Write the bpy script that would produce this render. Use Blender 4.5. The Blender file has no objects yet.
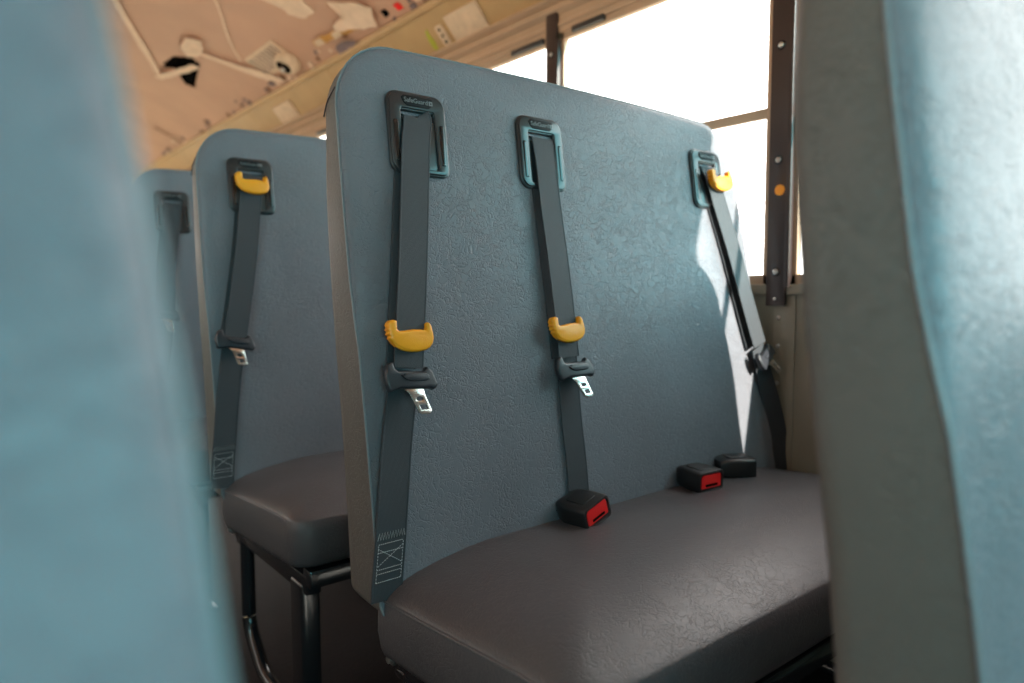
import bpy, bmesh, math, random
from mathutils import Vector, Matrix
random.seed(7)
sc = bpy.context.scene
COL = sc.collection
R = math.radians

# ------------------------------------------------------------------ materials
def new_mat(name):
    m = bpy.data.materials.new(name); m.use_nodes = True
    nt = m.node_tree; b = nt.nodes['Principled BSDF']
    return m, nt, b

def plain(name, col, rough=.5, metal=0., spec=.5, bump=0., bscale=60., var=0., vscale=6., coat=0.):
    m, nt, b = new_mat(name)
    b.inputs['Base Color'].default_value = (*col, 1)
    b.inputs['Roughness'].default_value = rough
    b.inputs['Metallic'].default_value = metal
    b.inputs['Specular IOR Level'].default_value = spec
    b.inputs['Coat Weight'].default_value = coat
    tc = nt.nodes.new('ShaderNodeTexCoord')
    if var:
        n = nt.nodes.new('ShaderNodeTexNoise'); n.inputs['Scale'].default_value = vscale; n.inputs['Detail'].default_value = 5
        nt.links.new(tc.outputs['Object'], n.inputs['Vector'])
        r = nt.nodes.new('ShaderNodeValToRGB')
        r.color_ramp.elements[0].position = .3; r.color_ramp.elements[1].position = .7
        r.color_ramp.elements[0].color = (*[c*(1-var) for c in col], 1)
        r.color_ramp.elements[1].color = (*[min(1, c*(1+var)) for c in col], 1)
        nt.links.new(n.outputs['Fac'], r.inputs['Fac']); nt.links.new(r.outputs['Color'], b.inputs['Base Color'])
    if bump:
        n = nt.nodes.new('ShaderNodeTexNoise'); n.inputs['Scale'].default_value = bscale; n.inputs['Detail'].default_value = 3
        nt.links.new(tc.outputs['Object'], n.inputs['Vector'])
        bp = nt.nodes.new('ShaderNodeBump'); bp.inputs['Strength'].default_value = bump; bp.inputs['Distance'].default_value = .002
        nt.links.new(n.outputs['Fac'], bp.inputs['Height']); nt.links.new(bp.outputs['Normal'], b.inputs['Normal'])
    return m

def vinyl(name, col, rough=.42, strength=.55):
    """embossed, creased upholstery vinyl"""
    m, nt, b = new_mat(name)
    N, L = nt.nodes.new, nt.links.new
    tc = N('ShaderNodeTexCoord')
    def crease(scale, width, seed, dist):
        n = N('ShaderNodeTexNoise'); n.noise_dimensions = '4D'; n.inputs['W'].default_value = seed
        n.inputs['Scale'].default_value = scale; n.inputs['Detail'].default_value = 1.0; n.inputs['Distortion'].default_value = dist
        L(tc.outputs['Object'], n.inputs['Vector'])
        s1 = N('ShaderNodeMath'); s1.operation = 'SUBTRACT'; s1.inputs[1].default_value = .5; L(n.outputs['Fac'], s1.inputs[0])
        ab = N('ShaderNodeMath'); ab.operation = 'ABSOLUTE'; L(s1.outputs[0], ab.inputs[0])
        mr = N('ShaderNodeMapRange'); mr.inputs[1].default_value = 0; mr.inputs[2].default_value = width; mr.interpolation_type = 'SMOOTHSTEP'
        L(ab.outputs[0], mr.inputs[0]); return mr.outputs[0]
    c1 = crease(52, .026, 1.3, .7); c2 = crease(84, .034, 7.7, .5); c3 = crease(36, .018, 4.1, .9)
    m1 = N('ShaderNodeMath'); m1.operation = 'MINIMUM'; L(c1, m1.inputs[0]); L(c2, m1.inputs[1])
    m2 = N('ShaderNodeMath'); m2.operation = 'MINIMUM'; L(m1.outputs[0], m2.inputs[0]); L(c3, m2.inputs[1])
    n2 = N('ShaderNodeTexNoise'); n2.inputs['Scale'].default_value = 24; n2.inputs['Detail'].default_value = 4
    L(tc.outputs['Object'], n2.inputs['Vector'])
    # creases break up over the hide
    md = N('ShaderNodeMapRange'); md.inputs[1].default_value = .50; md.inputs[2].default_value = .72
    L(n2.outputs['Fac'], md.inputs[0])
    mixh = N('ShaderNodeMix'); mixh.data_type = 'FLOAT'; mixh.inputs[3].default_value = 1.
    L(md.outputs[0], mixh.inputs[0]); L(m2.outputs[0], mixh.inputs[2])
    ad = N('ShaderNodeMath'); ad.operation = 'MULTIPLY_ADD'; ad.inputs[1].default_value = .10
    L(n2.outputs['Fac'], ad.inputs[0]); L(mixh.outputs[0], ad.inputs[2])
    bp = N('ShaderNodeBump'); bp.inputs['Strength'].default_value = strength; bp.inputs['Distance'].default_value = .00085
    L(ad.outputs[0], bp.inputs['Height']); L(bp.outputs['Normal'], b.inputs['Normal'])
    n3 = N('ShaderNodeTexNoise'); n3.inputs['Scale'].default_value = 4.5; n3.inputs['Detail'].default_value = 6
    L(tc.outputs['Object'], n3.inputs['Vector'])
    cr = N('ShaderNodeValToRGB'); cr.color_ramp.elements[0].position = .3; cr.color_ramp.elements[1].position = .75
    cr.color_ramp.elements[0].color = (*[c*.9 for c in col], 1); cr.color_ramp.elements[1].color = (*[c*1.1 for c in col], 1)
    L(n3.outputs['Fac'], cr.inputs['Fac']); L(cr.outputs['Color'], b.inputs['Base Color'])
    rr = N('ShaderNodeMapRange'); rr.inputs[3].default_value = rough-.06; rr.inputs[4].default_value = rough+.08
    L(n3.outputs['Fac'], rr.inputs[0]); L(rr.outputs[0], b.inputs['Roughness'])
    b.inputs['Specular IOR Level'].default_value = .36
    return m

def webbing_mat(name, col):
    m, nt, b = new_mat(name)
    N, L = nt.nodes.new, nt.links.new
    tc = N('ShaderNodeTexCoord')
    w = N('ShaderNodeTexWave'); w.wave_type = 'BANDS'; w.bands_direction = 'DIAGONAL'
    w.inputs['Scale'].default_value = 260; w.inputs['Distortion'].default_value = .4
    L(tc.outputs['Object'], w.inputs['Vector'])
    w2 = N('ShaderNodeTexWave'); w2.bands_direction = 'X'; w2.inputs['Scale'].default_value = 150
    L(tc.outputs['Object'], w2.inputs['Vector'])
    mm = N('ShaderNodeMath'); mm.operation = 'MULTIPLY'
    L(w.outputs['Fac'], mm.inputs[0]); L(w2.outputs['Fac'], mm.inputs[1])
    bp = N('ShaderNodeBump'); bp.inputs['Strength'].default_value = .35; bp.inputs['Distance'].default_value = .0008
    L(mm.outputs[0], bp.inputs['Height']); L(bp.outputs['Normal'], b.inputs['Normal'])
    b.inputs['Base Color'].default_value = (*col, 1); b.inputs['Roughness'].default_value = .62
    b.inputs['Sheen Weight'].default_value = .08
    return m

def glass_mat(name):
    m = bpy.data.materials.new(name); m.use_nodes = True
    nt = m.node_tree; nt.nodes.clear()
    o = nt.nodes.new('ShaderNodeOutputMaterial'); t = nt.nodes.new('ShaderNodeBsdfTransparent')
    t.inputs[0].default_value = (.93, .95, .95, 1)
    g = nt.nodes.new('ShaderNodeBsdfGlossy'); g.inputs['Roughness'].default_value = .03
    lw = nt.nodes.new('ShaderNodeLayerWeight'); f = nt.nodes.new('ShaderNodeMath'); f.operation = 'MULTIPLY_ADD'
    f.inputs[1].default_value = .10; f.inputs[2].default_value = .01; nt.links.new(lw.outputs['Facing'], f.inputs[0])
    mx = nt.nodes.new('ShaderNodeMixShader')
    nt.links.new(f.outputs[0], mx.inputs[0]); nt.links.new(t.outputs[0], mx.inputs[1])
    nt.links.new(g.outputs[0], mx.inputs[2]); nt.links.new(mx.outputs[0], o.inputs[0])
    return m

M = dict(
    vinyl=vinyl('grey_vinyl', (.150, .156, .180), .42, .75),
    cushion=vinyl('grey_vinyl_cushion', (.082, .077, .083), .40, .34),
    piping=plain('vinyl_piping', (.17, .20, .22), .4),
    webbing=webbing_mat('belt_webbing', (.026, .032, .040)),
    thread=plain('pale_thread', (.45, .47, .48), .6),
    black=plain('black_plastic', (.019, .022, .026), .28, coat=.2),
    satin=plain('satin_black_plastic', (.022, .025, .032), .38, bump=.15, bscale=700),
    buckle=plain('matt_black_plastic', (.010, .010, .011), .42),
    groove=plain('groove_gloss', (.010, .010, .012), .15),
    badge=plain('badge_black', (.008, .008, .010), .6, spec=.2),
    emblem=plain('emblem_grey', (.16, .17, .18), .4),
    orange=plain('orange_reflection', (.92, .36, .012), .38, bump=.1, bscale=500),
    red=plain('red_button', (.90, .012, .012), .3),
    steel=plain('nickel_steel', (.72, .70, .66), .22, 1.),
    steel_dull=plain('dull_screw', (.5, .48, .46), .4, 1.),
    black_metal=plain('black_enamel_metal', (.012, .012, .014), .22, coat=.4),
    post=plain('brown_black_post', (.035, .022, .020), .38, bump=.1),
    frame=plain('tan_window_frame', (.46, .32, .22), .4, var=.08),
    beige=plain('beige_painted_metal', (.50, .33, .165), .45, var=.06, vscale=9),
    wall=plain('greenish_grey_wall_panel', (.25, .225, .175), .38, bump=.5, bscale=70, var=.06),
    ceiling=plain('peach_ceiling_paint', (.53, .315, .225), .55, bump=.25, bscale=14, var=.08, vscale=3),
    paper=plain('torn_pale_lining', (.74, .56, .43), .7, bump=.4, bscale=50, var=.08, vscale=20),
    plate=plain('cream_plate', (.66, .50, .36), .55, var=.12, vscale=30),
    brownbit=plain('brown_flake', (.22, .10, .05), .7, var=.3, vscale=30),
    purple=plain('greyish_purple_flake', (.20, .14, .15), .7, var=.3, vscale=30),
    ochre=plain('ochre_strip', (.55, .27, .06), .6, var=.2, vscale=40),
    void=plain('black_hole_lining', (.004, .004, .004), .9, spec=.0),
    sidevinyl=vinyl('warm_grey_side_vinyl', (.115, .108, .098), .48, .6),
    yellow=plain('yellow_green_paint', (.42, .46, .04), .6),
    floor=plain('dark_rubber_floor', (.010, .006, .006), .6, spec=.12, bump=.4, bscale=90, var=.3, vscale=5),
    glass=glass_mat('window_glass'),
    ground=plain('pale_sandy_ground', (.46, .37, .28), .9, var=.06, vscale=.4),
)

# ------------------------------------------------------------------ helpers
def link(o, parent=None):
    COL.objects.link(o)
    if parent is not None: o.parent = parent
    return o

def world_offset(parent):
    v = Vector((0, 0, 0))
    while parent is not None:
        v += parent.location; parent = parent.parent
    return v

def finish(name, bm, mat, parent=None, smooth=True, angle=40):
    """bm in world coordinates -> one mesh object"""
    off = world_offset(parent)
    bmesh.ops.recalc_face_normals(bm, faces=bm.faces)
    if off.length: bmesh.ops.translate(bm, vec=-off, verts=bm.verts)
    me = bpy.data.meshes.new(name)
    if smooth:
        for f in bm.faces: f.smooth = True
        for e in bm.edges:
            if len(e.link_faces) == 2 and e.calc_face_angle(0) > R(angle): e.smooth = False
    bm.to_mesh(me); bm.free()
    me.materials.append(mat)
    return link(bpy.data.objects.new(name, me), parent)

def tag(o, label=None, cat=None, group=None, kind=None):
    if label: o['label'] = label
    if cat: o['category'] = cat
    if group: o['group'] = group
    if kind: o['kind'] = kind
    return o

def empty(name, loc):
    o = bpy.data.objects.new(name, None); o.location = loc; o.empty_display_size = .05
    COL.objects.link(o); return o

def children(o): return [c for c in COL.objects if c.parent == o]
def copy_tree(o, parent=None):
    c = o.copy(); COL.objects.link(c); c.parent = parent
    for ch in children(o): copy_tree(ch, c)
    return c

def add_box(bm, x0, x1, y0, y1, z0, z1, bev=0., seg=2):
    t = bmesh.new()
    bmesh.ops.create_cube(t, size=1)
    for v in t.verts:
        v.co = Vector(((x0+x1)/2+v.co.x*(x1-x0), (y0+y1)/2+v.co.y*(y1-y0), (z0+z1)/2+v.co.z*(z1-z0)))
    if bev: bmesh.ops.bevel(t, geom=list(t.edges), offset=bev, segments=seg, profile=.5, affect='EDGES')
    merge(bm, t)

def merge(bm, t, mat=None):
    if mat is not None: bmesh.ops.transform(t, matrix=mat, verts=t.verts)
    me = bpy.data.meshes.new('tmp'); t.to_mesh(me); t.free()
    bm.from_mesh(me); bpy.data.meshes.remove(me)

def add_tube(bm, pts, r, n=10, closed=False, flat=1.):
    pts = [Vector(p) for p in pts]
    rings = []
    up = Vector((0, 0, 1))
    for i, p in enumerate(pts):
        if closed: d = pts[(i+1) % len(pts)] - pts[i-1]
        else: d = pts[min(i+1, len(pts)-1)] - pts[max(i-1, 0)]
        d.normalize()
        a = d.cross(up)
        if a.length < .05: a = d.cross(Vector((0, 1, 0)))
        a.normalize(); b = d.cross(a)
        rr = r[i] if isinstance(r, (list, tuple)) else r
        rings.append([bm.verts.new(p + rr*(math.cos(2*math.pi*k/n)*a*flat + math.sin(2*math.pi*k/n)*b)) for k in range(n)])
    m = len(rings)
    for i in range(m if closed else m-1):
        A, B = rings[i], rings[(i+1) % m]
        for k in range(n): bm.faces.new((A[k], A[(k+1) % n], B[(k+1) % n], B[k]))
    if not closed:
        bm.faces.new(rings[0][::-1]); bm.faces.new(rings[-1])

def smooth_path(pts, n=8):
    """Catmull-Rom through points (tuples of any length)"""
    out = []
    P = [pts[0]] + list(pts) + [pts[-1]]
    for i in range(1, len(P)-2):
        for k in range(n):
            t = k/n
            out.append(tuple(.5*((2*b) + (-a+c)*t + (2*a-5*b+4*c-d)*t*t + (-a+3*b-3*c+d)*t**3)
                             for a, b, c, d in zip(P[i-1], P[i], P[i+1], P[i+2])))
    out.append(tuple(pts[-1]))
    return out

def rrect(x0, x1, z0, z1, rbl, rbr, rtr, rtl, n=7, side=6):
    """rounded rectangle, counter-clockwise from the bottom left, constant topology"""
    pts = []
    cs = [((x0+rbl, z0+rbl), rbl, 180), ((x1-rbr, z0+rbr), rbr, 270), ((x1-rtr, z1-rtr), rtr, 0), ((x0+rtl, z1-rtl), rtl, 90)]
    arcs = []
    for (c, r, a0) in cs:
        arcs.append([(c[0]+r*math.cos(R(a0+90*k/n)), c[1]+r*math.sin(R(a0+90*k/n))) for k in range(n+1)])
    for i in range(4):
        a, b = arcs[i], arcs[(i+1) % 4]
        pts += a
        for k in range(1, side): 
            t = k/side; pts.append((a[-1][0]*(1-t)+b[0][0]*t, a[-1][1]*(1-t)+b[0][1]*t))
    return pts

def loft(bm, rings, cap0=True, cap1=True):
    vs = [[bm.verts.new(p) for p in r] for r in rings]
    n = len(vs[0])
    for A, B in zip(vs, vs[1:]):
        for k in range(n): bm.faces.new((A[k], A[(k+1) % n], B[(k+1) % n], B[k]))
    if cap0: bm.faces.new(vs[0][::-1])
    if cap1: bm.faces.new(vs[-1])
    return vs

def shape2d(outlines, depth, bevel=0., bres=2):
    """closed outlines (outer + holes) in the local XY plane, extruded along +Z from 0 to depth; returns a bmesh"""
    cu = bpy.data.curves.new('tmpc', 'CURVE'); cu.dimensions = '2D'; cu.fill_mode = 'BOTH'
    cu.extrude = max(1e-5, depth/2 - bevel); cu.bevel_depth = bevel; cu.bevel_resolution = bres; cu.offset = -bevel
    for ol in outlines:
        s = cu.splines.new('POLY'); s.points.add(len(ol)-1)
        for p, q in zip(s.points, ol): p.co = (q[0], q[1], 0, 1)
        s.use_cyclic_u = True
    ob = bpy.data.objects.new('tmpo', cu); COL.objects.link(ob)
    dg = bpy.context.evaluated_depsgraph_get(); dg.update()
    me = bpy.data.meshes.new_from_object(ob.evaluated_get(dg))
    bm = bmesh.new(); bm.from_mesh(me)
    bpy.data.objects.remove(ob); bpy.data.curves.remove(cu); bpy.data.meshes.remove(me)
    bmesh.ops.remove_doubles(bm, verts=bm.verts, dist=1e-5)
    bmesh.ops.translate(bm, vec=(0, 0, depth/2), verts=bm.verts)
    return bm

def text_bm(txt, size, depth):
    cu = bpy.data.curves.new('tmpt', 'FONT'); cu.body = txt; cu.size = size; cu.extrude = depth/2
    cu.align_x = 'CENTER'; cu.align_y = 'CENTER'
    ob = bpy.data.objects.new('tmpo', cu); COL.objects.link(ob)
    dg = bpy.context.evaluated_depsgraph_get(); dg.update()
    me = bpy.data.meshes.new_from_object(ob.evaluated_get(dg))
    bm = bmesh.new(); bm.from_mesh(me)
    bpy.data.objects.remove(ob); bpy.data.curves.remove(cu); bpy.data.meshes.remove(me)
    return bm

def lerp(a, b, t): return a+(b-a)*t
def interp(tab, z):
    if z <= tab[0][0]: return tab[0][1]
    for (a, va), (b, vb) in zip(tab, tab[1:]):
        if z <= b:
            t = (z-a)/(b-a); t = t*t*(3-2*t) if len(tab) < 4 else t
            return lerp(va, vb, t)
    return tab[-1][1]

FLOOR = -.10
WALLX = 1.62
CENTRE = .27            # middle of the aisle

# ------------------------------------------------------------------ the seats
RAKE = .14
UP = Vector((0, RAKE, 1)).normalized(); NRM = Vector((0, -1, RAKE)).normalized()
def faceY(z): return .925 + RAKE*(z-.375)
def FP(x, z, off=0.): return Vector((x, faceY(z), z)) + NRM*off
def frame_at(x, z, off=0., rot=0., tilt=0., dy=0., swing=0.):
    p = FP(x, z, off) + Vector((0, dy, 0))
    m = Matrix(((1, UP.x*0, NRM.x, p.x), (0, UP.y, NRM.y, p.y), (0, UP.z, NRM.z, p.z), (0, 0, 0, 1)))
    return m @ Matrix.Rotation(rot, 4, 'Z') @ Matrix.Rotation(tilt, 4, 'X') @ Matrix.Rotation(swing, 4, 'Y')

def make_backrest(parent, xl, xr, dy, wl=.49, wr=1.56, aisle='left'):
    """padded back: front panel, welt seam on the side, thinner boxing towards the rear"""
    ZT, ZB = 1.185, .30
    def X(s, z): return lerp(xl(z), xr(z), s)
    W = wr-wl
    def ring(d, yfun, dzt=0., dzb=0., rt=.105, rb=.03):
        o = rrect(d, W-d, ZB+d*.6+dzb, ZT-d-dzt, max(rb-d*.6, .006), max(rb-d*.6, .006), max(rt-d, .02), max(rt-d, .02), n=9, side=14)
        out = []
        for (s, z) in o:
            dome = .010*(1-((s-W/2)/(W/2))**2)*max(0, (z-.9)/.3) if z > .9 else 0
            zz = z+dome
            y = yfun(s, zz)
            out.append((X(s/W, z), y+dy, zz))
        return out
    def seam_off(z): return interp([(.3, .001), (.60, .001), (.70, .003), (.80, .014), (.94, .015), (1.1, .012), (1.2, .012)], z)
    def rear(z): return interp([(.3, 1.036), (.457, 1.048), (.586, 1.060), (.70, 1.076), (.835, 1.092), (.944, 1.100), (1.085, 1.094), (1.2, 1.070)], z)
    def fr(k):   # a point between front plane (k=0) and seam (k=1)
        return lambda s, z: faceY(z) + seam_off(z)*k
    def bulge(a):
        def f(s, z): 
            return faceY(z) - a
        return f
    rings = [
        ring(.46*.62, bulge(.0045)), ring(.20, bulge(.0045)), ring(.12, bulge(.004)), ring(.075, bulge(.003)), ring(.045, bulge(.001)),
        ring(.026, fr(.06)), ring(.014, fr(.22)), ring(.006, fr(.45)), ring(.0015, fr(.72)), ring(0., fr(.94)), ring(.0015, fr(1.0)),
    ]
    def side(k, ins):
        return ring(ins, lambda s, z: lerp(faceY(z)+seam_off(z), rear(z), k))
    rings += [side(.04, .0006), side(.35, .0), side(.75, .002)]
    rings += [ring(.004, lambda s, z: rear(z)-.012, .006), ring(.012, lambda s, z: rear(z)-.004, .014),
              ring(.028, lambda s, z: rear(z), .02), ring(.08, lambda s, z: rear(z)+.002, .02), ring(.2, lambda s, z: rear(z)+.003, .02)]
    bm = bmesh.new(); loft(bm, rings[:11], cap1=False)
    back = finish('backrest', bm, M['vinyl'], parent, angle=60)
    bm = bmesh.new(); loft(bm, rings[10:], cap0=False)
    finish('back_cover', bm, M['sidevinyl'], parent, angle=60)
    # welt seam round the edge of the front panel
    bm = bmesh.new()
    w = ring(-.0012, fr(1.0))
    add_tube(bm, w, .0019, 6, closed=True)
    finish('seam', bm, M['piping'], back)
    # hem stitched along the bottom, and the diagonal corner seam at the rear
    for side_s in (0, 1):
        bm = bmesh.new()
        s = side_s*W
        pts = [(X(side_s, 1.10) + (-.0012 if side_s == 0 else .0012), faceY(1.10)+seam_off(1.1)+dy, 1.108),
               (X(side_s, 1.09) + (-.0012 if side_s == 0 else .0012), lerp(faceY(1.09)+seam_off(1.09), rear(1.08), .5)+dy, 1.092),
               (X(side_s, 1.07) + (.000 if side_s == 0 else 0), rear(1.07)-.012+dy, 1.072)]
        add_tube(bm, smooth_path(pts, 5), .0012, 5)
        finish('seam', bm, M['satin'], back)
    return back

def make_cushion(parent, x0, x1, dy):
    Y0, Y1 = .497, .950
    ZB = .264
    def ring(d, df, h, rc=.030):
        o = rrect(x0+d, x1-d, Y0+df, Y1-d*.1, max(rc+.012-df*.4, .02), max(rc+.012-df*.4, .02), .02, .02, n=7, side=16)
        out = []
        for (x, y) in o:
            z = ZB + h + .009*min(1, h/.08) - (y-.55)*.07
            out.append((x, y+dy, z))
        return out
    rings = [ring(.05, .06, .000), ring(.016, .02, .000), ring(.006, .010, .004), ring(.001, .003, .014), ring(-.004, .000, .040),
             ring(-.003, .001, .066), ring(.000, .005, .084), ring(.0010, .008, .0868), ring(.005, .016, .0920), ring(.014, .030, .0990),
             ring(.032, .050, .1080), ring(.058, .078, .1170), ring(.10, .115, .1260), ring(.15, .165, .1325), ring(.19, .205, .1360)]
    bm = bmesh.new(); loft(bm, rings)
    # soft irregularities of the padding
    for v in bm.verts:
        c = v.co
        v.co.z += .0016*math.sin(c.x*23+1.3)*math.sin(c.y*31) if c.z > ZB+.02 else 0
    cu = finish('cushion', bm, M['cushion'], parent, angle=70)
    # welt along the aisle side, curling down at the front corner
    bm = bmesh.new()
    pr = ring(-.0008, .0045, .0865)
    n = len(pr)
    def near(p): return p[0] < x0+.05
    def on_side(px):
        pts = []
        for (y, h, ox) in [(.955, .086, 0), (.85, .086, -.0005), (.75, .087, -.001), (.65, .088, -.001), (.575, .087, -.0005), (.548, .080, .001), (.528, .066, .006), (.515, .050, .014), (.506, .035, .025)]:
            x = (x0+ox) if px == 0 else (x1-ox)
            pts.append((x-.0005 if px == 0 else x+.0005, y+dy, ZB+h+.009*min(1, h/.08)-(y-.55)*.07))
        return smooth_path(pts, 4)
    for px in (0, 1):
        b2 = bmesh.new(); add_tube(b2, on_side(px), .0021, 6)
        finish('seam', b2, M['cushion'], cu)
    bm.free()
    return cu

def make_frame(parent, x0, x1, dy, aisle='left'):
    """black enamelled seat frame with bent tube legs"""
    bm = bmesh.new()
    for y in (.53, .93):
        add_box(bm, x0+.03, x1-.01, y-.018+dy, y+.018+dy, .222-(y-.55)*.07, .258-(y-.55)*.07, .004)
    for x in (x0+.045, x1-.03):
        add_box(bm, x-.016, x+.016, .53+dy, .95+dy, .205, .245, .004)
    # pan below the cushion
    add_box(bm, x0+.05, x1-.04, .53+dy, .94+dy, .236, .244)
    finish('seat_frame', bm, M['black_metal'], parent)
    for xa in ((x0+.045, 1), (x1-.03, 0)) if aisle == 'left' else ((x1-.045, 1), (x0+.03, 0)):
        x = xa[0]
        bm = bmesh.new()
        add_box(bm, x-.020, x+.020, .545+dy, .605+dy, FLOOR+.008, .225, .007, 3)
        add_box(bm, x-.03, x+.03, .52+dy, .64+dy, FLOOR, FLOOR+.008, .002)
        finish('leg', bm, M['black_metal'], parent)
        bm = bmesh.new()
        add_tube(bm, smooth_path([(x, .915+dy, .225), (x, .915+dy, .06), (x, .912+dy, .01), (x, .88+dy, -.035), (x, .80+dy, FLOOR+.015), (x, .62+dy, FLOOR+.015)], 6), .0165, 12)
        finish('leg', bm, M['black_metal'], parent)
        bm = bmesh.new()
        bmesh.ops.create_cone(bm, cap_ends=True, segments=6, radius1=.011, radius2=.010, depth=.012,
                              matrix=Matrix.Translation((x-.024 if aisle == 'left' else x+.024, .93+dy, .235)) @ Matrix.Rotation(R(90), 4, 'Y'))
        bmesh.ops.create_cone(bm, cap_ends=True, segments=14, radius1=.006, radius2=.005, depth=.020,
                              matrix=Matrix.Translation((x-.026 if aisle == 'left' else x+.026, .93+dy, .235)) @ Matrix.Rotation(R(90), 4, 'Y'))
        finish('bolt', bm, M['steel_dull'], parent)

def bench(name, dy, label, xl=None, xr=None, cx0=.499, cx1=1.612, wl=.49, wr=1.56, aisle='left', group='bench seats along the window side'):
    xl = xl or (lambda z: .493); xr = xr or (lambda z: interp([(.30, 1.600), (.85, 1.562), (1.2, 1.520)], z))
    root = empty(name, ((cx0+cx1)/2, .75+dy, FLOOR))
    tag(root, label, 'seat', group)
    make_backrest(root, xl, xr, dy, wl, wr)
    make_cushion(root, cx0, cx1, dy)
    make_frame(root, cx0, cx1, dy, aisle)
    return root

seat = bench('bench_seat', 0, 'grey vinyl bench seat in sharp focus with three belts hanging on its back')
P2, P3, PF = .755, 1.50, -.806
s2 = copy_tree(seat); s2.location.y += P2
tag(s2, 'grey vinyl bench seat directly behind the middle one, single belt with orange slider on top')
s3 = copy_tree(seat); s3.location.y += P3
tag(s3, 'farthest grey vinyl bench seat, mostly hidden at the left behind the other two')
sf = copy_tree(seat); sf.location.y += PF
tag(sf, 'blurred bench seat close up at the right edge of the photo, seen from its side')
def lx(z): return interp([(.25, .07), (.55, .055), (.695, .0480), (.75, .0455), (.788, .0430), (.836, .0390), (.88, .031), (1.0, .013), (1.2, -.015)], z)
bench('bench_seat', PF, 'very blurred bright blue seat back filling the left edge of the photo',
      xl=lambda z: -1.03, xr=lx, cx0=-1.05, cx1=.06, wl=-1.03, wr=.05, aisle='right', group='bench seats across the aisle')

# ------------------------------------------------------------------ seat belts
def ribbon(bm, path, width, th=.0016, dy=0., edge=True):
    """path: (x, z, off, roll) along the front of the back"""
    pts = smooth_path(path, 8)
    P = [FP(p[0], p[1], p[2]) + Vector((0, dy, 0)) for p in pts]
    rows = []
    for i, p in enumerate(P):
        t = (P[min(i+1, len(P)-1)] - P[max(i-1, 0)]).normalized()
        s = t.cross(NRM).normalized(); roll = pts[i][3]
        s = Matrix.Rotation(roll, 3, t) @ s
        n = s.cross(t).normalized()
        w = width(i/(len(P)-1)) if callable(width) else width
        prof = [(-.5, -.6), (-.5, .6), (-.49, 1), (-.455, 1), (-.445, .6), (0, .6), (.445, .6), (.455, 1), (.49, 1), (.5, .6), (.5, -.6), (0, -.6)]
        rows.append([p + s*(a*w) + n*(b*th) for a, b in prof])
    loft(bm, rows)

def rr2(x0, x1, y0, y1, r, n=5): return rrect(x0, x1, y0, y1, r, r, r, r, n=n, side=1)
def pix(pts, cx, cy, k): return [((x-cx)*k, -(y-cy)*k) for x, y in pts]

SL = [(x, y*.9-.001) for x, y in pix([(88,120),(98,108),(118,104),(136,110),(136,140),(137,158),(150,166),(180,163),(230,156),(275,156),(302,160),(306,140),(306,122),(316,114),(328,118),(338,136),(344,165),(350,200),(344,232),(325,258),(295,274),(255,283),(210,283),(170,274),(135,256),(112,236),(100,218),(92,208),(97,196),(83,186),(90,172),(80,160),(88,148),(82,134)], 218, 200, .000305)]
def slider(parent, x, z, off, rot, dy=0., swing=0.):
    fm = frame_at(x, z, off, rot, 0, dy, swing)
    bm = bmesh.new()
    merge(bm, shape2d([SL], .016, .0045, 3), fm)
    t = bmesh.new(); bmesh.ops.create_uvsphere(t, u_segments=28, v_segments=14, radius=1)
    for v in t.verts: v.co = Vector((v.co.x*.034, v.co.y*.0165, v.co.z*.0030))
    merge(bm, t, fm @ Matrix.Translation((.001, -.007, .0135)))
    return finish('belt_slider', bm, M['orange'], parent, angle=50)

TG = pix([(78,352),(100,338),(118,340),(124,372),(140,384),(215,390),(290,394),(304,380),(312,372),(330,384),(346,402),(358,440),(368,466),(356,486),(338,494),(318,484),(290,486),(215,480),(150,474),(118,480),(92,488),(76,474),(68,440),(66,400)], 216, 425, .00030)
TB = pix([(150,408),(165,412),(170,402),(300,408),(312,420),(308,442),(280,446),(200,442),(170,430)], 216, 425, .00030)
MT = pix([(186,486),(298,490),(300,520),(322,606),(312,622),(262,622),(246,612),(228,560),(212,512)], 216, 425, .00030)
def ell(cx, cy, rx, ry, n=14): return [(cx+rx*math.cos(2*math.pi*k/n), cy+ry*math.sin(2*math.pi*k/n)) for k in range(n)]
def tongue(parent, x, z, off, rot, dy=0., swing=0., plate_rot=0.):
    fm = frame_at(x, z, off, rot, R(-6), dy, swing)
    bm = bmesh.new()
    merge(bm, shape2d([TG], .013, .004, 3), fm)
    merge(bm, shape2d([TB], .004, .0014, 2), fm @ Matrix.Translation((0, 0, .0115)))
    t = finish('latch_grip', bm, M['satin'], parent, angle=50)
    bm = bmesh.new()
    h1 = pix(ell(264, 541, 21, 12), 216, 425, .00030); h2 = pix([(254,572),(296,572),(302,598),(262,600)], 216, 425, .00030)
    merge(bm, shape2d([MT, h1, h2], .003, .0005, 1), fm @ Matrix.Translation((-.006, .001, .004)) @ Matrix.Rotation(R(-8), 4, 'X') )
    finish('metal_tongue', bm, M['steel'], t, angle=30)
    return t

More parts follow.
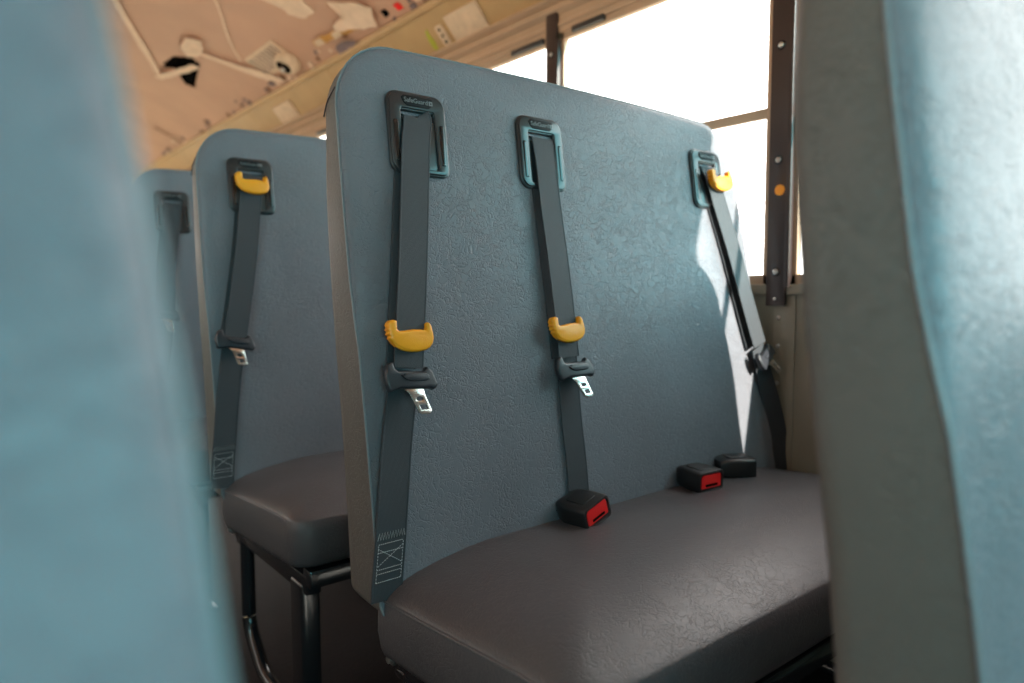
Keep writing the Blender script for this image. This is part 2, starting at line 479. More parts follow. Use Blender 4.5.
def guide(parent, x, dy=0., text=True, zc=1.049):
    fm = frame_at(x, zc, .002, 0, 0, dy)
    bm = bmesh.new()
    outer = rrect(-.0555, .0555, -.069, .067, .020, .014, .022, .020, n=7, side=1)
    slot = rr2(-.0315, .0315, .022, .036, .003)
    merge(bm, shape2d([outer, slot], .0075, .0022, 3), fm)
    # raised surround: bridge above the slot and two side rails
    inner = rrect(-.032, .032, -.0585, .039, .006, .006, .004, .004, n=5, side=1)
    o2 = rrect(-.0525, .0525, -.066, .064, .018, .012, .020, .018, n=7, side=1)
    merge(bm, shape2d([o2, inner], .004, .0018, 3), fm @ Matrix.Translation((0, 0, .0065)))
    g = finish('belt_guide', bm, M['black'], parent, angle=50)
    for sx in (-1, 1):
        bm = bmesh.new()
        merge(bm, shape2d([rrect(-.0045, .0045, -.050, .018, .0035, .0035, .0035, .0035, n=4, side=1)], .003, .0012, 2), fm @ Matrix.Translation((sx*.0430, 0, .0085)))
        finish('side_rail', bm, M['groove'], g)
    bm = bmesh.new()
    bz = [(-.030, .004), (-.026, .0085), (.027, .0085), (.030, .004), (.027, -.004), (.021, -.0085), (-.020, -.0085), (-.026, -.004)]
    merge(bm, shape2d([bz], .003, .001, 2), fm @ Matrix.Translation((0, .0515, .0090)))
    e = finish('badge', bm, M['badge'], g, angle=50)
    if text:
        bm = bmesh.new()
        merge(bm, text_bm('SafeGuard', .0108, .0006), fm @ Matrix.Translation((-.003, .0517, .0123)))
        # small square mark after the word
        merge(bm, shape2d([rr2(-.0035, .0035, -.0035, .0035, .0008), ell(.0004, -.0002, .0016, .0016, 8)], .0006), fm @ Matrix.Translation((.0248, .0517, .0120)))
        finish('lettering', bm, M['emblem'], e, smooth=False)
    # dark slot liner
    bm = bmesh.new()
    merge(bm, shape2d([rr2(-.0335, .0335, .020, .038, .003)], .0008), fm @ Matrix.Translation((0, 0, -.0005)))
    finish('slot', bm, M['void'], g)
    return g

def belt(label, gx, upper, lower, sl, tg, dy=0., w=.0525, stitched=False, text=True, lw=None):
    root = empty('seat_belt', (gx, faceY(1.049)+dy, 1.049))
    tag(root, label, 'seat belt', 'seat belts hanging on the seat backs')
    guide(root, gx, dy, text)
    bm = bmesh.new(); ribbon(bm, upper, w, .0011, dy=dy)
    wb = finish('webbing', bm, M['webbing'], root, angle=30)
    bm = bmesh.new(); ribbon(bm, [(p[0]-.006, p[1], max(.003, p[2]*.35), p[3]) for p in upper[2:]], w, dy=dy)
    finish('webbing', bm, M['webbing'], root, angle=30)
    bm = bmesh.new(); ribbon(bm, lower, lw or w, dy=dy)
    lo = finish('webbing', bm, M['webbing'], root, angle=30)
    if sl: slider(root, *sl, dy=dy)
    if tg: tongue(root, *tg[:4], dy=dy, swing=tg[4] if len(tg) > 4 else 0)
    if stitched:
        bm = bmesh.new()
        def q(a, b):   # stitch coordinates on the lower webbing: a across, b along z
            base = smooth_path(lower, 8)
            x = z = off = None
            for (p, n_) in zip(base, base[1:]):
                if n_[1] <= b <= p[1]:
                    t = (p[1]-b)/(p[1]-n_[1]); x = lerp(p[0], n_[0], t); off = lerp(p[2], n_[2], t); break
            if x is None: x, off = base[-1][0], base[-1][2]
            return FP(x+a*(lw or w)*.95, b, off+.0022)+Vector((0, dy, 0))
        za, zb = .425, .365
        zig = []
        for k in range(21): zig.append(q(-.46+.92*k/20, za+(.010 if k % 2 else 0)))
        add_tube(bm, zig, .0005, 4)
        for A, B in [((-.42, za-.006), (.42, za-.006)), ((-.42, zb), (.42, zb)), ((-.42, zb), (-.42, za-.006)), ((.42, zb), (.42, za-.006)),
                     ((-.42, za-.012), (.42, zb+.022)), ((.42, za-.012), (-.42, zb+.022)), ((-.42, zb+.018), (.42, zb+.018)), ((-.42, zb+.012), (.42, zb+.012)), ((-.42, za-.018), (.42, za-.018))]:
            n = 24
            for k in range(0, n, 2):
                add_tube(bm, [q(lerp(A[0], B[0], k/n), lerp(A[1], B[1], k/n)), q(lerp(A[0], B[0], (k+1.3)/n), lerp(A[1], B[1], (k+1.3)/n))], .0005, 4)
        finish('stitching', bm, M['thread'], lo)
    return root

belt('leftmost belt on the sharp middle seat, orange slider halfway down, stitched end at cushion corner', .6235,
     [(.622, 1.079, .000, 0), (.622, 1.0765, .0095, 0), (.622, 1.069, .0125, 0), (.613, 1.03, .016, 0), (.604, .97, .018, 0), (.587, .85, .021, 0), (.572, .75, .022, 0), (.562, .675, .020, 0)],
     [(.560, .672, .012, 0), (.552, .635, .010, 0), (.537, .56, .008, 0), (.523, .48, .008, 0), (.513, .42, .007, 0), (.503, .36, .005, 0), (.501, .335, .002, 0)],
     (.5665, .722, .016, R(-3)), (.561, .658, .018, R(-1)), stitched=True)
belt('middle belt of the sharp seat, dropping straight down behind the red-button buckle', .8905,
     [(.892, 1.079, .000, 0), (.892, 1.0765, .0095, 0), (.892, 1.069, .0125, 0), (.892, 1.02, .017, 0), (.893, .95, .018, 0), (.896, .85, .021, 0), (.899, .75, .022, 0), (.902, .670, .020, 0)],
     [(.903, .672, .012, 0), (.904, .62, .010, 0), (.905, .55, .008, 0), (.907, .48, .008, 0), (.906, .41, .008, 0), (.905, .37, .006, 0)],
     (.900, .720, .016, R(2)), (.909, .648, .018, R(4)), w=.051)
belt('sunlit belt beside the window on the right end of the sharp seat', 1.400,
     [(1.404, 1.079, .000, 0), (1.404, 1.0765, .0095, 0), (1.405, 1.069, .0125, 0), (1.412, 1.04, .018, 0), (1.428, .98, .020, 0), (1.460, .88, .022, 0), (1.489, .77, .024, 0), (1.520, .66, .026, 0)],
     [(1.523, .655, .018, R(0)), (1.548, .59, .012, R(10)), (1.572, .52, .008, R(20)), (1.590, .45, .006, R(20)), (1.600, .39, .004, R(10)), (1.603, .35, .004, R(10))],
     (1.424, 1.042, .020, R(3)), (1.536, .632, .022, R(30), R(10)), w=.053)
belt('belt on the seat directly behind, orange slider pushed up against its guide plate', .612,
     [(.614, 1.079, .000, 0), (.614, 1.0765, .0095, 0), (.613, 1.069, .0125, 0), (.609, 1.04, .016, 0), (.600, .98, .016, 0), (.582, .87, .018, 0), (.560, .76, .018, 0), (.543, .68, .018, 0)],
     [(.541, .675, .012, 0), (.532, .62, .010, 0), (.518, .54, .008, 0), (.507, .46, .007, 0), (.498, .40, .006, 0), (.492, .34, .005, 0)],
     (.6085, 1.048, .018, R(-3)), (.541, .672, .017, R(-6)), dy=P2, stitched=True)
belt('belt on the farthest seat at the left, half hidden by the blurred blue seat', .612,
     [(.614, 1.079, .000, 0), (.614, 1.0765, .0095, 0), (.613, 1.069, .0125, 0), (.609, 1.04, .016, 0), (.600, .98, .016, 0), (.582, .87, .018, 0), (.572, .76, .018, 0), (.562, .70, .018, 0)],
     [(.561, .695, .012, 0), (.552, .62, .010, 0), (.535, .54, .008, 0), (.515, .46, .007, 0), (.500, .40, .006, 0), (.492, .34, .005, 0)],
     None, (.563, .715, .017, R(-6)), dy=P3)

def buckle(label, loc, yaw, roll, pitch=0., red=True):
    """loc: middle of the open end; the body runs back along local +Y"""
    root = empty('seatbelt_buckle', loc)
    tag(root, label, 'buckle', 'belt buckles lying on the middle cushion')
    fm = Matrix.Translation(loc) @ Matrix.Rotation(yaw, 4, 'Z') @ Matrix.Rotation(pitch, 4, 'X') @ Matrix.Rotation(roll, 4, 'Y')
    L, Wd, H = .080, .034, .0218
    bm = bmesh.new()
    rings = []
    # hollow mouth at the front
    for (y, kw, kh) in [(.010, .80, .66), (.003, .82, .70), (-.001, .88, .80), (.0, .97, .95), (.003, 1.0, 1.0), (.03, 1., 1.), (.055, .96, .96), (.070, .82, .86), (.077, .70, .70)]:
        o = rrect(-Wd*kw, Wd*kw, -H*kh, H*kh, .006*kw, .006*kw, .009*kw, .009*kw, n=4, side=2)
        rings.append([tuple(fm @ Vector((a, y, b))) for a, b in o])
    loft(bm, rings)
    # grip panel pressed into the top
    merge(bm, shape2d([rr2(-.018, .018, -.022, .022, .006)], .0025, .001, 2), fm @ Matrix.Translation((0, .036, H-.0008)))
    body = finish('buckle_body', bm, M['buckle'], root, angle=50)
    bm = bmesh.new()
    o = rrect(-Wd*.80, Wd*.80, -H*.60, H*.72, .003, .003, .006, .006, n=4, side=2)
    rings = []
    for (y, k) in [(.011, 1.), (.0020, 1.), (.0002, .95)]:
        rings.append([tuple(fm @ Vector((a*k, y, b*k))) for a, b in o])
    loft(bm, rings)
    finish('release_button', bm, M['red'], body, angle=50)
    bm = bmesh.new()
    merge(bm, shape2d([rr2(-.016, .016, -.0022, .0022, .001)], .0012, .0002, 1), fm @ Matrix.Translation((.0, .0000, -H*.30)) @ Matrix.Rotation(R(90), 4, 'X'))
    finish('slot', bm, M['void'], body)
    # short strap into the gap behind the cushion
    bm = bmesh.new()
    a = fm @ Vector((0, .070, -.002)); 
    pts = [a, a+Vector((-.004, .020, -.004)), a+Vector((-.006, .034, -.022)), a+Vector((-.006, .038, -.06))]
    side = (fm.to_3x3() @ Vector((1, 0, 0))).normalized()
    rows = []
    for i, p in enumerate(smooth_path([tuple(p) for p in pts], 5)):
        p = Vector(p); pp = smooth_path([tuple(p) for p in pts], 5)
        t = (Vector(pp[min(i+1, len(pp)-1)])-Vector(pp[max(i-1, 0)])).normalized(); n = side.cross(t).normalized()
        rows.append([p+side*(u*.022)+n*(v*.0014) for u, v in [(-1, 0), (-.95, 1), (.95, 1), (1, 0), (.95, -1), (-.95, -1)]])
    loft(bm, rows)
    finish('anchor_webbing', bm, M['webbing'], root)
    return root
buckle('black buckle with red button under the middle belt, nearest of the three on the cushion', (.877, .846, .409), R(4), R(-17), R(0))
buckle('black buckle with red button farther right along the cushion, level and facing forward', (1.206, .846, .407), R(-9), R(-2), R(2))
buckle('dark buckle turned towards the window behind the right red one, its button hidden', (1.388, .875, .406), R(58), R(0), R(0))

# ------------------------------------------------------------------ the bus body
Y_FRONT, Y_BACK = -4.0, 7.6
XL = 2*CENTRE - WALLX
def struct(name, bm, mat, parent=None, **k):
    o = finish(name, bm, mat, parent, **k)
    if parent is None: o['kind'] = 'structure'
    return o

bm = bmesh.new(); add_box(bm, XL-.04, WALLX+.04, Y_FRONT-.05, Y_BACK+.05, FLOOR-.04, FLOOR); struct('floor', bm, M['floor'], smooth=False)

def ceilz(x): return 1.87+.22*(1-min(1, abs(x-CENTRE)/1.23)**4)
bm = bmesh.new()
NX, NY = 40, 40
xs = [CENTRE-1.23+2.46*i/NX for i in range(NX+1)]
g = {}
for j in range(NY+1):
    for i, x in enumerate(xs):
        y = lerp(Y_FRONT, Y_BACK, j/NY)
        g[i, j, 0] = bm.verts.new((x, y, ceilz(x))); g[i, j, 1] = bm.verts.new((x, y, ceilz(x)+.04))
for j in range(NY):
    for i in range(NX):
        for k in (0, 1): bm.faces.new((g[i, j, k], g[i+1, j, k], g[i+1, j+1, k], g[i, j+1, k]))
struct('ceiling', bm, M['ceiling'], angle=60)

# right and left side walls
POSTS = [.950+.82*k for k in range(-5, 9) if k != -1]      # unseen post beside the front seats left out to let sun in
def side_wall(name, X, s):
    """s=+1: inner face looks to -X"""
    a, b = (X, X+.018) if s > 0 else (X-.018, X)
    bm = bmesh.new()
    add_box(bm, a, b, Y_FRONT, Y_BACK, FLOOR, .795)
    add_box(bm, a, b, Y_FRONT, Y_BACK, 1.625, 1.735)
    for y in POSTS: add_box(bm, a, b, y-.028, y+.028, .795, 1.625)
    return struct(name, bm, M['wall'], smooth=False)
wr_ = side_wall('wall_right', WALLX, 1); side_wall('wall_left', XL, -1)

# riveted vertical strip and rivets below the near post
bm = bmesh.new()
add_box(bm, WALLX-.004, WALLX, .905, .962, .28, .795, .001)
struct('trim_1', bm, M['wall'])
t1 = COL.objects['trim_1']
for z in (.725, .655, .563, .47, .38):
    bm = bmesh.new(); bmesh.ops.create_uvsphere(bm, u_segments=14, v_segments=8, radius=.0055, matrix=Matrix.Translation((WALLX-.004, .949, z)) @ Matrix.Scale(.5, 4, (1, 0, 0)))
    finish('rivet', bm, M['steel_dull'], t1)
# sill ledge
for nm, X, s in (('trim_2', WALLX, -1), ('trim_3', XL, 1)):
    bm = bmesh.new()
    add_box(bm, min(X, X+s*.014), max(X, X+s*.014), Y_FRONT, Y_BACK, .782, .808, .004)
    struct(nm, bm, M['wall'])

# posts bolted over the window pillars
for k, y in enumerate(POSTS):
    if y < -.8 or y > 5: continue
    bm = bmesh.new()
    add_box(bm, WALLX-.020, WALLX-.012, y-.026, y+.026, .755, 1.700, .002)
    add_box(bm, WALLX-.022, WALLX, y-.034, y-.022, .80, 1.60, .002)
    add_box(bm, WALLX-.013, WALLX, y-.020, y+.020, .80, 1.60)
    p = struct('trim_%d' % (4+k), bm, M['post'])
    for z in (.772, .838, 1.108, 1.378, 1.56):
        bm = bmesh.new()
        fm = Matrix.Translation((WALLX-.0205, y, z)) @ Matrix.Rotation(R(-90), 4, 'Y')
        t = bmesh.new(); bmesh.ops.create_cone(t, cap_ends=True, segments=20, radius1=.0125 if z > .8 else .006, radius2=.010 if z > .8 else .005, depth=.003); merge(bm, t, fm)
        finish('washer', bm, M['black_metal'], p)
        bm = bmesh.new()
        t = bmesh.new(); bmesh.ops.create_uvsphere(t, u_segments=16, v_segments=8, radius=.0072 if z > .8 else .0045)
        for v in t.verts: v.co.z *= .5
        merge(bm, t, fm @ Matrix.Translation((0, 0, .0015)))
        finish('screw', bm, M['steel_dull'], p)
bm = bmesh.new()  # orange disc painted in for a reflected glow on the post
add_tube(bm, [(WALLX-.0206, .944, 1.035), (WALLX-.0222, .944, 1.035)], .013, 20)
tag(finish('reflection', bm, M['orange'], None), 'small round orange spot painted for a reflected glow on the dark window post', 'reflection')

# windows
n = 0
for y in POSTS[:-1]:
    y0, y1 = y+.028, POSTS[POSTS.index(y)+1]-.028
    if y0 > 6.5: continue
    n += 1
    bm = bmesh.new(); fx0, fx1 = WALLX-.004, WALLX+.018
    for a in ((y0, y0+.018, .797, 1.625), (y1-.018, y1, .797, 1.625), (y0, y1, .797, .832), (y0, y1, 1.600, 1.625)):
        add_box(bm, fx0, fx1, *a, .003)
    add_box(bm, WALLX-.012, WALLX+.004, y0, y1, 1.622, 1.640, .003)
    w = struct('window_%d' % n, bm, M['frame'])
    bm = bmesh.new(); add_box(bm, WALLX+.001, WALLX+.016, y0+.016, y1-.016, 1.218, 1.244, .003); finish('sash_bar', bm, M['frame'], w)
    for (za, zb, xx) in ((.825, 1.222, .010), (1.240, 1.605, .004)):
        bm = bmesh.new(); add_box(bm, WALLX+xx, WALLX+xx+.003, y0+.014, y1-.014, za, zb); finish('pane', bm, M['glass'], w, smooth=False)
    bm = bmesh.new()
    add_box(bm, WALLX-.014, WALLX-.002, y0+.02, y0+.19, 1.608, 1.628, .003)
    add_box(bm, WALLX-.014, WALLX-.002, y1-.20, y1-.06, 1.608, 1.628, .003)
    finish('latch', bm, M['black'], w)

# header mouldings over the windows, slanted panel and rail along the roof edge
def header(names, X, s):
    """s=+1 at the right wall; extruded profiles along the bus"""
    def ext(name, prof, mat):
        bm = bmesh.new()
        rings = [[(X-s*a, y, z) for a, z in prof] for y in (Y_FRONT, Y_BACK)]
        loft(bm, rings)
        return struct(name, bm, mat, angle=30)
    ext(names[0], [(-.01, 1.640), (.010, 1.640), (.016, 1.646), (.016, 1.654), (.008, 1.660), (.008, 1.680), (.018, 1.686), (.026, 1.694), (.026, 1.702), (.012, 1.708), (.012, 1.716), (.026, 1.722), (.032, 1.730), (.030, 1.738), (.018, 1.744), (-.01, 1.744)], M['frame'])
    ext(names[1], [(0.002, 1.735), (.12, 1.873), (.10, 1.885), (-.02, 1.745)], M['beige'])
    ext(names[2], [(.105, 1.856), (.118, 1.850), (.130, 1.856), (.134, 1.868), (.128, 1.880), (.112, 1.884)], M['beige'])
header(('trim_20', 'trim_21', 'trim_22'), WALLX, 1)
header(('trim_23', 'trim_24', 'trim_25'), XL, -1)

# front and back ends with their window openings
bm = bmesh.new()
add_box(bm, XL, WALLX, Y_FRONT-.04, Y_FRONT, FLOOR, .70); add_box(bm, XL, WALLX, Y_FRONT-.04, Y_FRONT, 1.86, 2.12)
add_box(bm, XL, XL+.10, Y_FRONT-.04, Y_FRONT, .7, 1.86); add_box(bm, WALLX-.10, WALLX, Y_FRONT-.04, Y_FRONT, .7, 1.86)
struct('wall_front', bm, M['beige'], smooth=False)
bm = bmesh.new(); add_box(bm, XL+.1, WALLX-.1, Y_FRONT-.03, Y_FRONT-.025, .7, 1.86)
struct('window_30', bm, M['glass'], smooth=False)
bm = bmesh.new()
add_box(bm, XL, WALLX, Y_BACK, Y_BACK+.04, FLOOR, .9); add_box(bm, XL, WALLX, Y_BACK, Y_BACK+.04, 1.75, 2.12)
add_box(bm, XL, -.4, Y_BACK, Y_BACK+.04, .9, 1.75); add_box(bm, .94, WALLX, Y_BACK, Y_BACK+.04, .9, 1.75)
struct('wall_back', bm, M['beige'], smooth=False)

# ------------------------------------------------------------------ things on the slanted panel
PO = Vector((WALLX, 0, 1.735)); PU = Vector((-.12, 0, .138)).normalized(); PN = Vector((-.138, 0, -.12)).normalized()
def panel_frame(y, b, off=0.):
    # local x runs along -Y, local y up the slanted panel, local z into the bus
    p = PO + PU*b + PN*off + Vector((0, y, 0))
    return Matrix(((0, PU.x, PN.x, p.x), (-1, PU.y, PN.y, p.y), (0, PU.z, PN.z, p.z), (0, 0, 0, 1)))
def panel_quad(name, y0, y1, b0, b1, th, mat, label, cat, r=.006, bev=.002, group=None):
    bm = bmesh.new(); yc = (y0+y1)/2
    merge(bm, shape2d([rr2(-(y1-y0)/2, (y1-y0)/2, b0, b1, r)], th, bev, 2), panel_frame(yc, 0, .001))
    return tag(finish(name, bm, mat, None, angle=50), label, cat, group)
pl = panel_quad('speaker_panel', 2.105, 2.310, .016, .118, .010, M['plate'], 'cream rectangular cover plate on the slanted roof-edge panel, above the sharp seat', 'cover plate', group='cream plates on the roof-edge panel')
pl2 = panel_quad('cover_plate', 3.82, 4.06, .016, .118, .010, M['plate'], 'smaller looking cream cover plate farther back above the second seat', 'cover plate', group='cream plates on the roof-edge panel')
pl.name = 'cover_plate'
sw = panel_quad('switch_plate', 2.342, 2.392, .018, .100, .007, M['plate'], 'narrow cream plate with three dark holes on the roof-edge panel', 'switch plate', r=.012)
for b in (.034, .059, .084):
    bm = bmesh.new(); t = bmesh.new(); bmesh.ops.create_cone(t, cap_ends=True, segments=14, radius1=.006, radius2=.006, depth=.004)
    merge(bm, t, panel_frame(2.367, b, .0085)); finish('hole', bm, M['void'], sw)
bm = bmesh.new()
blob = [(.012, .02), (.017, .05), (.010, .085), (.013, .105), (-.004, .10), (-.012, .075), (-.016, .05), (-.010, .022)]
merge(bm, shape2d([blob], .002, .0006, 1), panel_frame(2.455, 0, .001))
tag(finish('paint_mark', bm, M['yellow'], None), 'yellow-green paint smear on the slanted roof-edge panel beside the holed plate', 'paint mark')
# panel joints
for k, y in enumerate((2.93, 3.30, 1.6, 4.4, 5.2)):
    bm = bmesh.new(); merge(bm, shape2d([rr2(-.010, .010, .004, .170, .002)], .002, .0006, 1), panel_frame(y, 0, 0))
    struct('trim_%d' % (40+k), bm, M['beige'])

# ------------------------------------------------------------------ ceiling: dangling and peeling bits
def strip(name, pts, widths, mat, label, cat, th=.002, group=None, sag=.0):
    """ribbon that follows the ceiling, pts (x, y, drop)"""
    sp = smooth_path([(*p, w) for p, w in zip(pts, widths)], 6)
    P = [Vector((x, y, ceilz(x)-d-.004)) for x, y, d, w in sp]
    rows = []
    for i, p in enumerate(P):
        t = (P[min(i+1, len(P)-1)]-P[max(i-1, 0)]).normalized()
        sl = 0.88*(abs(p.x-CENTRE)/1.23)**3/1.23
        nn = Vector((-sl, 0, -1)).normalized()
        s = t.cross(nn).normalized(); w = sp[i][3]*(1+random.uniform(-.22, .22))
        rows.append([p+s*w, p+nn*th, p-s*w, p-nn*th])
    bm = bmesh.new(); loft(bm, rows)
    return tag(finish(name, bm, mat, None, angle=50), label, cat, group)
def patch(name, pts, mat, label, cat, drop=.003, th=.003, jag=.006, curl=0., group=None, parent=None):
    out = []
    for i, (x, y) in enumerate(pts):
        x2, y2 = pts[(i+1) % len(pts)]
        for k in range(4):
            t = k/4; out.append((lerp(x, x2, t)+random.uniform(-jag, jag)*.6, lerp(y, y2, t)+random.uniform(-jag, jag)))
    cx = sum(p[0] for p in out)/len(out); cy = sum(p[1] for p in out)/len(out)
    bm = bmesh.new(); rings = []
    for (k, d) in ((.0, drop), (.55, drop), (1., drop+curl), (1., drop+curl+th), (.55, drop+th), (0., drop+th)):
        rings.append([(cx+(x-cx)*max(k, .02), cy+(y-cy)*max(k, .02), ceilz(cx+(x-cx)*max(k, .02))-d) for x, y in out])
    loft(bm, rings)
    o = finish(name, bm, mat, parent, angle=50)
    return tag(o, label, cat, group) if parent is None else o

strip('paper_strip', [(.66, 3.55, .003), (.687, 3.663, .004), (.88, 4.13, .006), (1.084, 4.609, .004)], [.016, .017, .018, .016], M['paper'],
      'long pale strip running down the ceiling to a bend near the black hole', 'torn strip')
strip('paper_strip', [(1.075, 4.63, .012), (1.12, 4.38, .02), (1.165, 4.17, .016)], [.020, .026, .022], M['paper'],
      'short pale strip crossing the black hole in the ceiling', 'torn strip')
strip('paper_strip', [(1.10, 4.0, .008), (1.20, 3.96, .012), (1.31, 3.90, .012), (1.40, 3.80, .012), (1.462, 3.70, .012)], [.022, .020, .026, .034, .012], M['paper'],
      'pale torn strip from the ragged blob towards the round roof light', 'torn strip')
strip('paper_strip', [(.98, 3.25, .002), (1.05, 3.38, .002), (1.18, 3.66, .002), (1.29, 3.83, .003)], [.005, .005, .006, .007], M['paper'],
      'faint thin strip running down the ceiling left of the round light', 'torn strip')
patch('paper_scrap', [(1.04, 3.99), (1.03, 3.84), (1.09, 3.80), (1.13, 3.92), (1.14, 4.02), (1.10, 4.10)], M['paper'], 'ragged pale scrap just above the black hole in the ceiling', 'paper scrap', curl=.012)
patch('paper_scrap', [(1.12, 3.12), (1.17, 3.02), (1.24, 2.92), (1.31, 2.95), (1.31, 3.05), (1.26, 3.10), (1.22, 3.08)], M['paper'], 'pale scrap at the top of the photo left of the pointed flap', 'paper scrap', drop=.001, curl=.001)
patch('paper_scrap', [(1.30, 2.80), (1.34, 2.70), (1.40, 2.62), (1.467, 2.69), (1.44, 2.80), (1.41, 2.93), (1.385, 2.94), (1.37, 2.82)], M['paper'], 'large pointed pale flap hanging near the roof edge above the ochre strip', 'paper scrap', curl=.014)
patch('ceiling_hole', [(1.05, 4.36), (1.06, 4.22), (1.13, 4.12), (1.18, 4.16), (1.20, 4.26), (1.262, 4.55), (1.22, 4.58), (1.14, 4.44), (1.10, 4.36), (1.07, 4.45)], M['void'], 'torn black hole in the peach ceiling', 'hole', drop=.0005, th=.001, jag=.012)
strip('ochre_strip', [(1.405, 3.17, .006), (1.415, 3.05, .006), (1.425, 2.93, .006), (1.44, 2.80, .006)], [.014, .018, .016, .012], M['ochre'], 'ochre strip stuck on the ceiling under the pointed flap', 'torn strip', th=.006)
for (x, y, r) in ((1.410, 3.13, .020), (1.420, 2.97, .020)):
    patch('paper_scrap', [(x-r*.7, y-r*2), (x+r*.5, y-r*2), (x+r*.5, y+r*1.6), (x-r*.7, y+r*1.6)], M['plate'],
          'pinkish scrap on the far half of the ochre strip' if y > 3 else 'pinkish scrap on the near half of the ochre strip', 'paper scrap', drop=.014, jag=.003)
patch('flake', [(1.455, 3.06), (1.452, 2.96), (1.478, 2.90), (1.492, 2.98), (1.484, 3.08)], M['purple'], 'greyish purple flake beside the roof rail under the ochre strip', 'flake', curl=.01)
strip('twig', [(1.29, 5.74, .01), (1.38, 5.72, .012), (1.475, 5.70, .01)], [.012, .014, .010], M['brownbit'], 'dark thin strip hanging at the far end of the ceiling', 'torn strip')
for lab, x, y, m in (('black dot on the ceiling at the top of the photo', 1.452, 2.597, 'void'), ('small red-orange dot on the ceiling near the roof rail', 1.456, 2.50, 'red')):
    patch('dot', [(x-.012, y-.018), (x+.012, y-.018), (x+.012, y+.018), (x-.012, y+.018)], M[m], lab, 'dot', jag=.003)
for k in range(60):
    y = random.uniform(2.2, 6.3); x = random.uniform(1.440, 1.492); r = random.uniform(.005, .013)
    patch('flake', [(x-r, y-r*2), (x+r, y-r*1.5), (x+r, y+r*2), (x-r, y+r)], random.choice([M['brownbit'], M['purple'], M['paper'], M['purple']]),
          'tiny flake of peeling paint along the roof rail', 'flake', jag=.003, group='tiny flakes along the roof rail')

# round roof light with its slotted plate
def cfr(x, y, off=0.):
    sl = .88*(abs(x-CENTRE)/1.23)**3/1.23*1.0
    nn = Vector((-sl, 0, -1)).normalized(); tx = Vector((1, 0, -sl)).normalized(); ty = nn.cross(tx)
    p = Vector((x, y, ceilz(x)))+nn*off
    return Matrix(((tx.x, ty.x, nn.x, p.x), (tx.y, ty.y, nn.y, p.y), (tx.z, ty.z, nn.z, p.z), (0, 0, 0, 1)))
rl = empty('roof_light', (1.415, 3.50, ceilz(1.415)))
tag(rl, 'round cream roof light with a dark open middle at the ceiling edge', 'light fitting')
fm = cfr(1.415, 3.50)
bm = bmesh.new(); rings = []
for (r, h) in ((.075, 0), (.078, .012), (.072, .03), (.055, .045), (.040, .047), (.034, .040), (.034, .008)):
    rings.append([tuple(fm @ Vector((r*math.cos(2*math.pi*k/28)*.8, r*1.15*math.sin(2*math.pi*k/28), h))) for k in range(28)])
loft(bm, rings); finish('housing', bm, M['plate'], rl)
bm = bmesh.new(); t = bmesh.new(); bmesh.ops.create_cone(t, cap_ends=True, segments=24, radius1=.042, radius2=.036, depth=.01); merge(bm, t, fm @ Matrix.Translation((-.004, .0, .046))); finish('opening', bm, M['void'], rl)
bm = bmesh.new(); t = bmesh.new(); bmesh.ops.create_uvsphere(t, u_segments=16, v_segments=10, radius=.015); merge(bm, t, fm @ Matrix.Translation((0, -.005, .055))); finish('bulb', bm, M['steel_dull'], rl)
vp = empty('vent_plate', (1.36, 3.62, ceilz(1.36)))
tag(vp, 'slotted cream plate on the ceiling beside the round roof light', 'vent plate')
fm = cfr(1.365, 3.60, .001)
bm = bmesh.new(); merge(bm, shape2d([rr2(-.072, .072, -.20, .17, .004)], .005, .001, 1), fm); finish('plate', bm, M['plate'], vp)
for k in range(9):
    bm = bmesh.new(); y = -.17+.038*k
    merge(bm, shape2d([rr2(-.055, .05, -.006, .006, .003)], .001), fm @ Matrix.Translation((0, y, .0052))); finish('slot', bm, M['purple'], vp)

# ------------------------------------------------------------------ outside
bm = bmesh.new(); add_box(bm, -150, 250, -150, 300, -1.3, -1.25); struct('ground', bm, M['ground'], smooth=False)

# ------------------------------------------------------------------ light
w = bpy.data.worlds.new('World'); sc.world = w; w.use_nodes = True
nt = w.node_tree; N = nt.nodes.new; L = nt.links.new
bg = nt.nodes['Background']
tc = N('ShaderNodeTexCoord'); sx = N('ShaderNodeSeparateXYZ'); L(tc.outputs['Generated'], sx.inputs[0])
# clear cyan sky ahead of the bus, duller over the far side, bright hazy white towards the window side
ma = N('ShaderNodeMapRange'); ma.inputs[1].default_value = -.72; ma.inputs[2].default_value = -.28; L(sx.outputs['Y'], ma.inputs[0])
mb = N('ShaderNodeMapRange'); mb.inputs[1].default_value = -.5; mb.inputs[2].default_value = .4; L(sx.outputs['X'], mb.inputs[0])
c1 = N('ShaderNodeMix'); c1.data_type = 'RGBA'; c1.inputs[6].default_value = (.24, .21, .19, 1); c1.inputs[7].default_value = (1., .93, .90, 1); L(mb.outputs[0], c1.inputs[0])
c2 = N('ShaderNodeMix'); c2.data_type = 'RGBA'; c2.inputs[6].default_value = (.30, .92, 1.00, 1); L(ma.outputs[0], c2.inputs[0]); L(c1.outputs[2], c2.inputs[7])
L(c2.outputs[2], bg.inputs['Color'])
bg.inputs['Strength'].default_value = 6.5

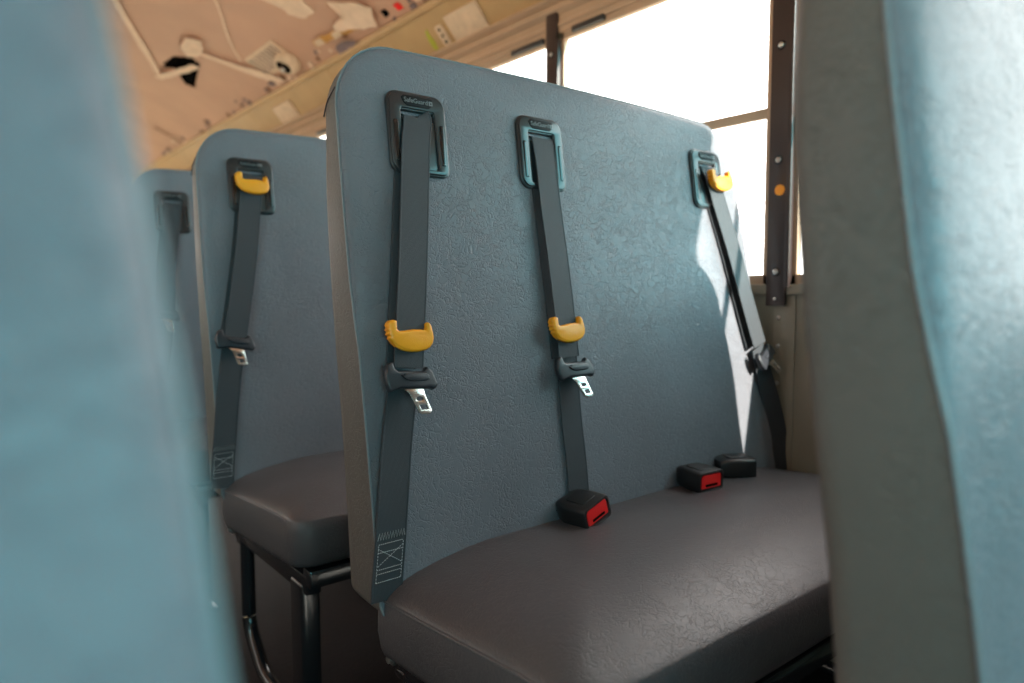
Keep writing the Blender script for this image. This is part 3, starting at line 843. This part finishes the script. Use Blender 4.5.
sd = bpy.data.lights.new('sun', 'SUN'); sd.energy = 16; sd.color = (1, .90, .78); sd.angle = R(.6)
so = bpy.data.objects.new('sun', sd); COL.objects.link(so)
SUN = Vector((1.0, -5.5, 2.4)).normalized()        # towards the sun
so.rotation_euler = SUN.to_track_quat('Z', 'Y').to_euler(); so.location = SUN*20

def portal(name, loc, rot, sx_, sy_):
    d = bpy.data.lights.new(name, 'AREA'); d.shape = 'RECTANGLE'; d.size = sx_; d.size_y = sy_
    d.cycles.is_portal = True
    o = bpy.data.objects.new(name, d); o.location = loc; o.rotation_euler = rot; COL.objects.link(o)
portal('window_light_right', (WALLX+.05, 1.8, 1.21), (0, R(90), 0), .80, 11.2)
portal('window_light_left', (XL-.05, 1.8, 1.21), (0, R(-90), 0), .80, 11.2)
portal('window_light_front', (CENTRE, Y_FRONT-.06, 1.28), (R(90), 0, 0), 2.5, 1.16)

# ------------------------------------------------------------------ camera
FPX = 710.
yaw, pitch, roll = R(39), R(-4.31), .002
f = Vector((math.sin(yaw)*math.cos(pitch), math.cos(yaw)*math.cos(pitch), math.sin(pitch)))
r = Vector((math.cos(yaw), -math.sin(yaw), 0)); u = r.cross(f)
r2 = r*math.cos(roll) - u*math.sin(roll); u2 = u*math.cos(roll) + r*math.sin(roll)
cd = bpy.data.cameras.new('camera'); cam = bpy.data.objects.new('camera', cd); COL.objects.link(cam)
cd.sensor_width = 36; cd.lens = 36*FPX/1024; cd.clip_start = .01; cd.clip_end = 600
cam.matrix_world = Matrix(((r2.x, u2.x, -f.x, 0), (r2.y, u2.y, -f.y, 0), (r2.z, u2.z, -f.z, .80), (0, 0, 0, 1)))
cd.dof.use_dof = True; cd.dof.focus_distance = 1.12; cd.dof.aperture_fstop = 2.3; cd.dof.aperture_blades = 9
sc.camera = cam
sc.view_settings.view_transform = 'Standard'; sc.view_settings.look = 'None'; sc.view_settings.gamma = 1
sc.view_settings.use_curve_mapping = False
sc.view_settings.exposure = .42
sc.cycles.use_denoising = True
sc.cycles.max_bounces = 10; sc.cycles.diffuse_bounces = 6; sc.cycles.transparent_max_bounces = 16
sc.cycles.sample_clamp_indirect = 6
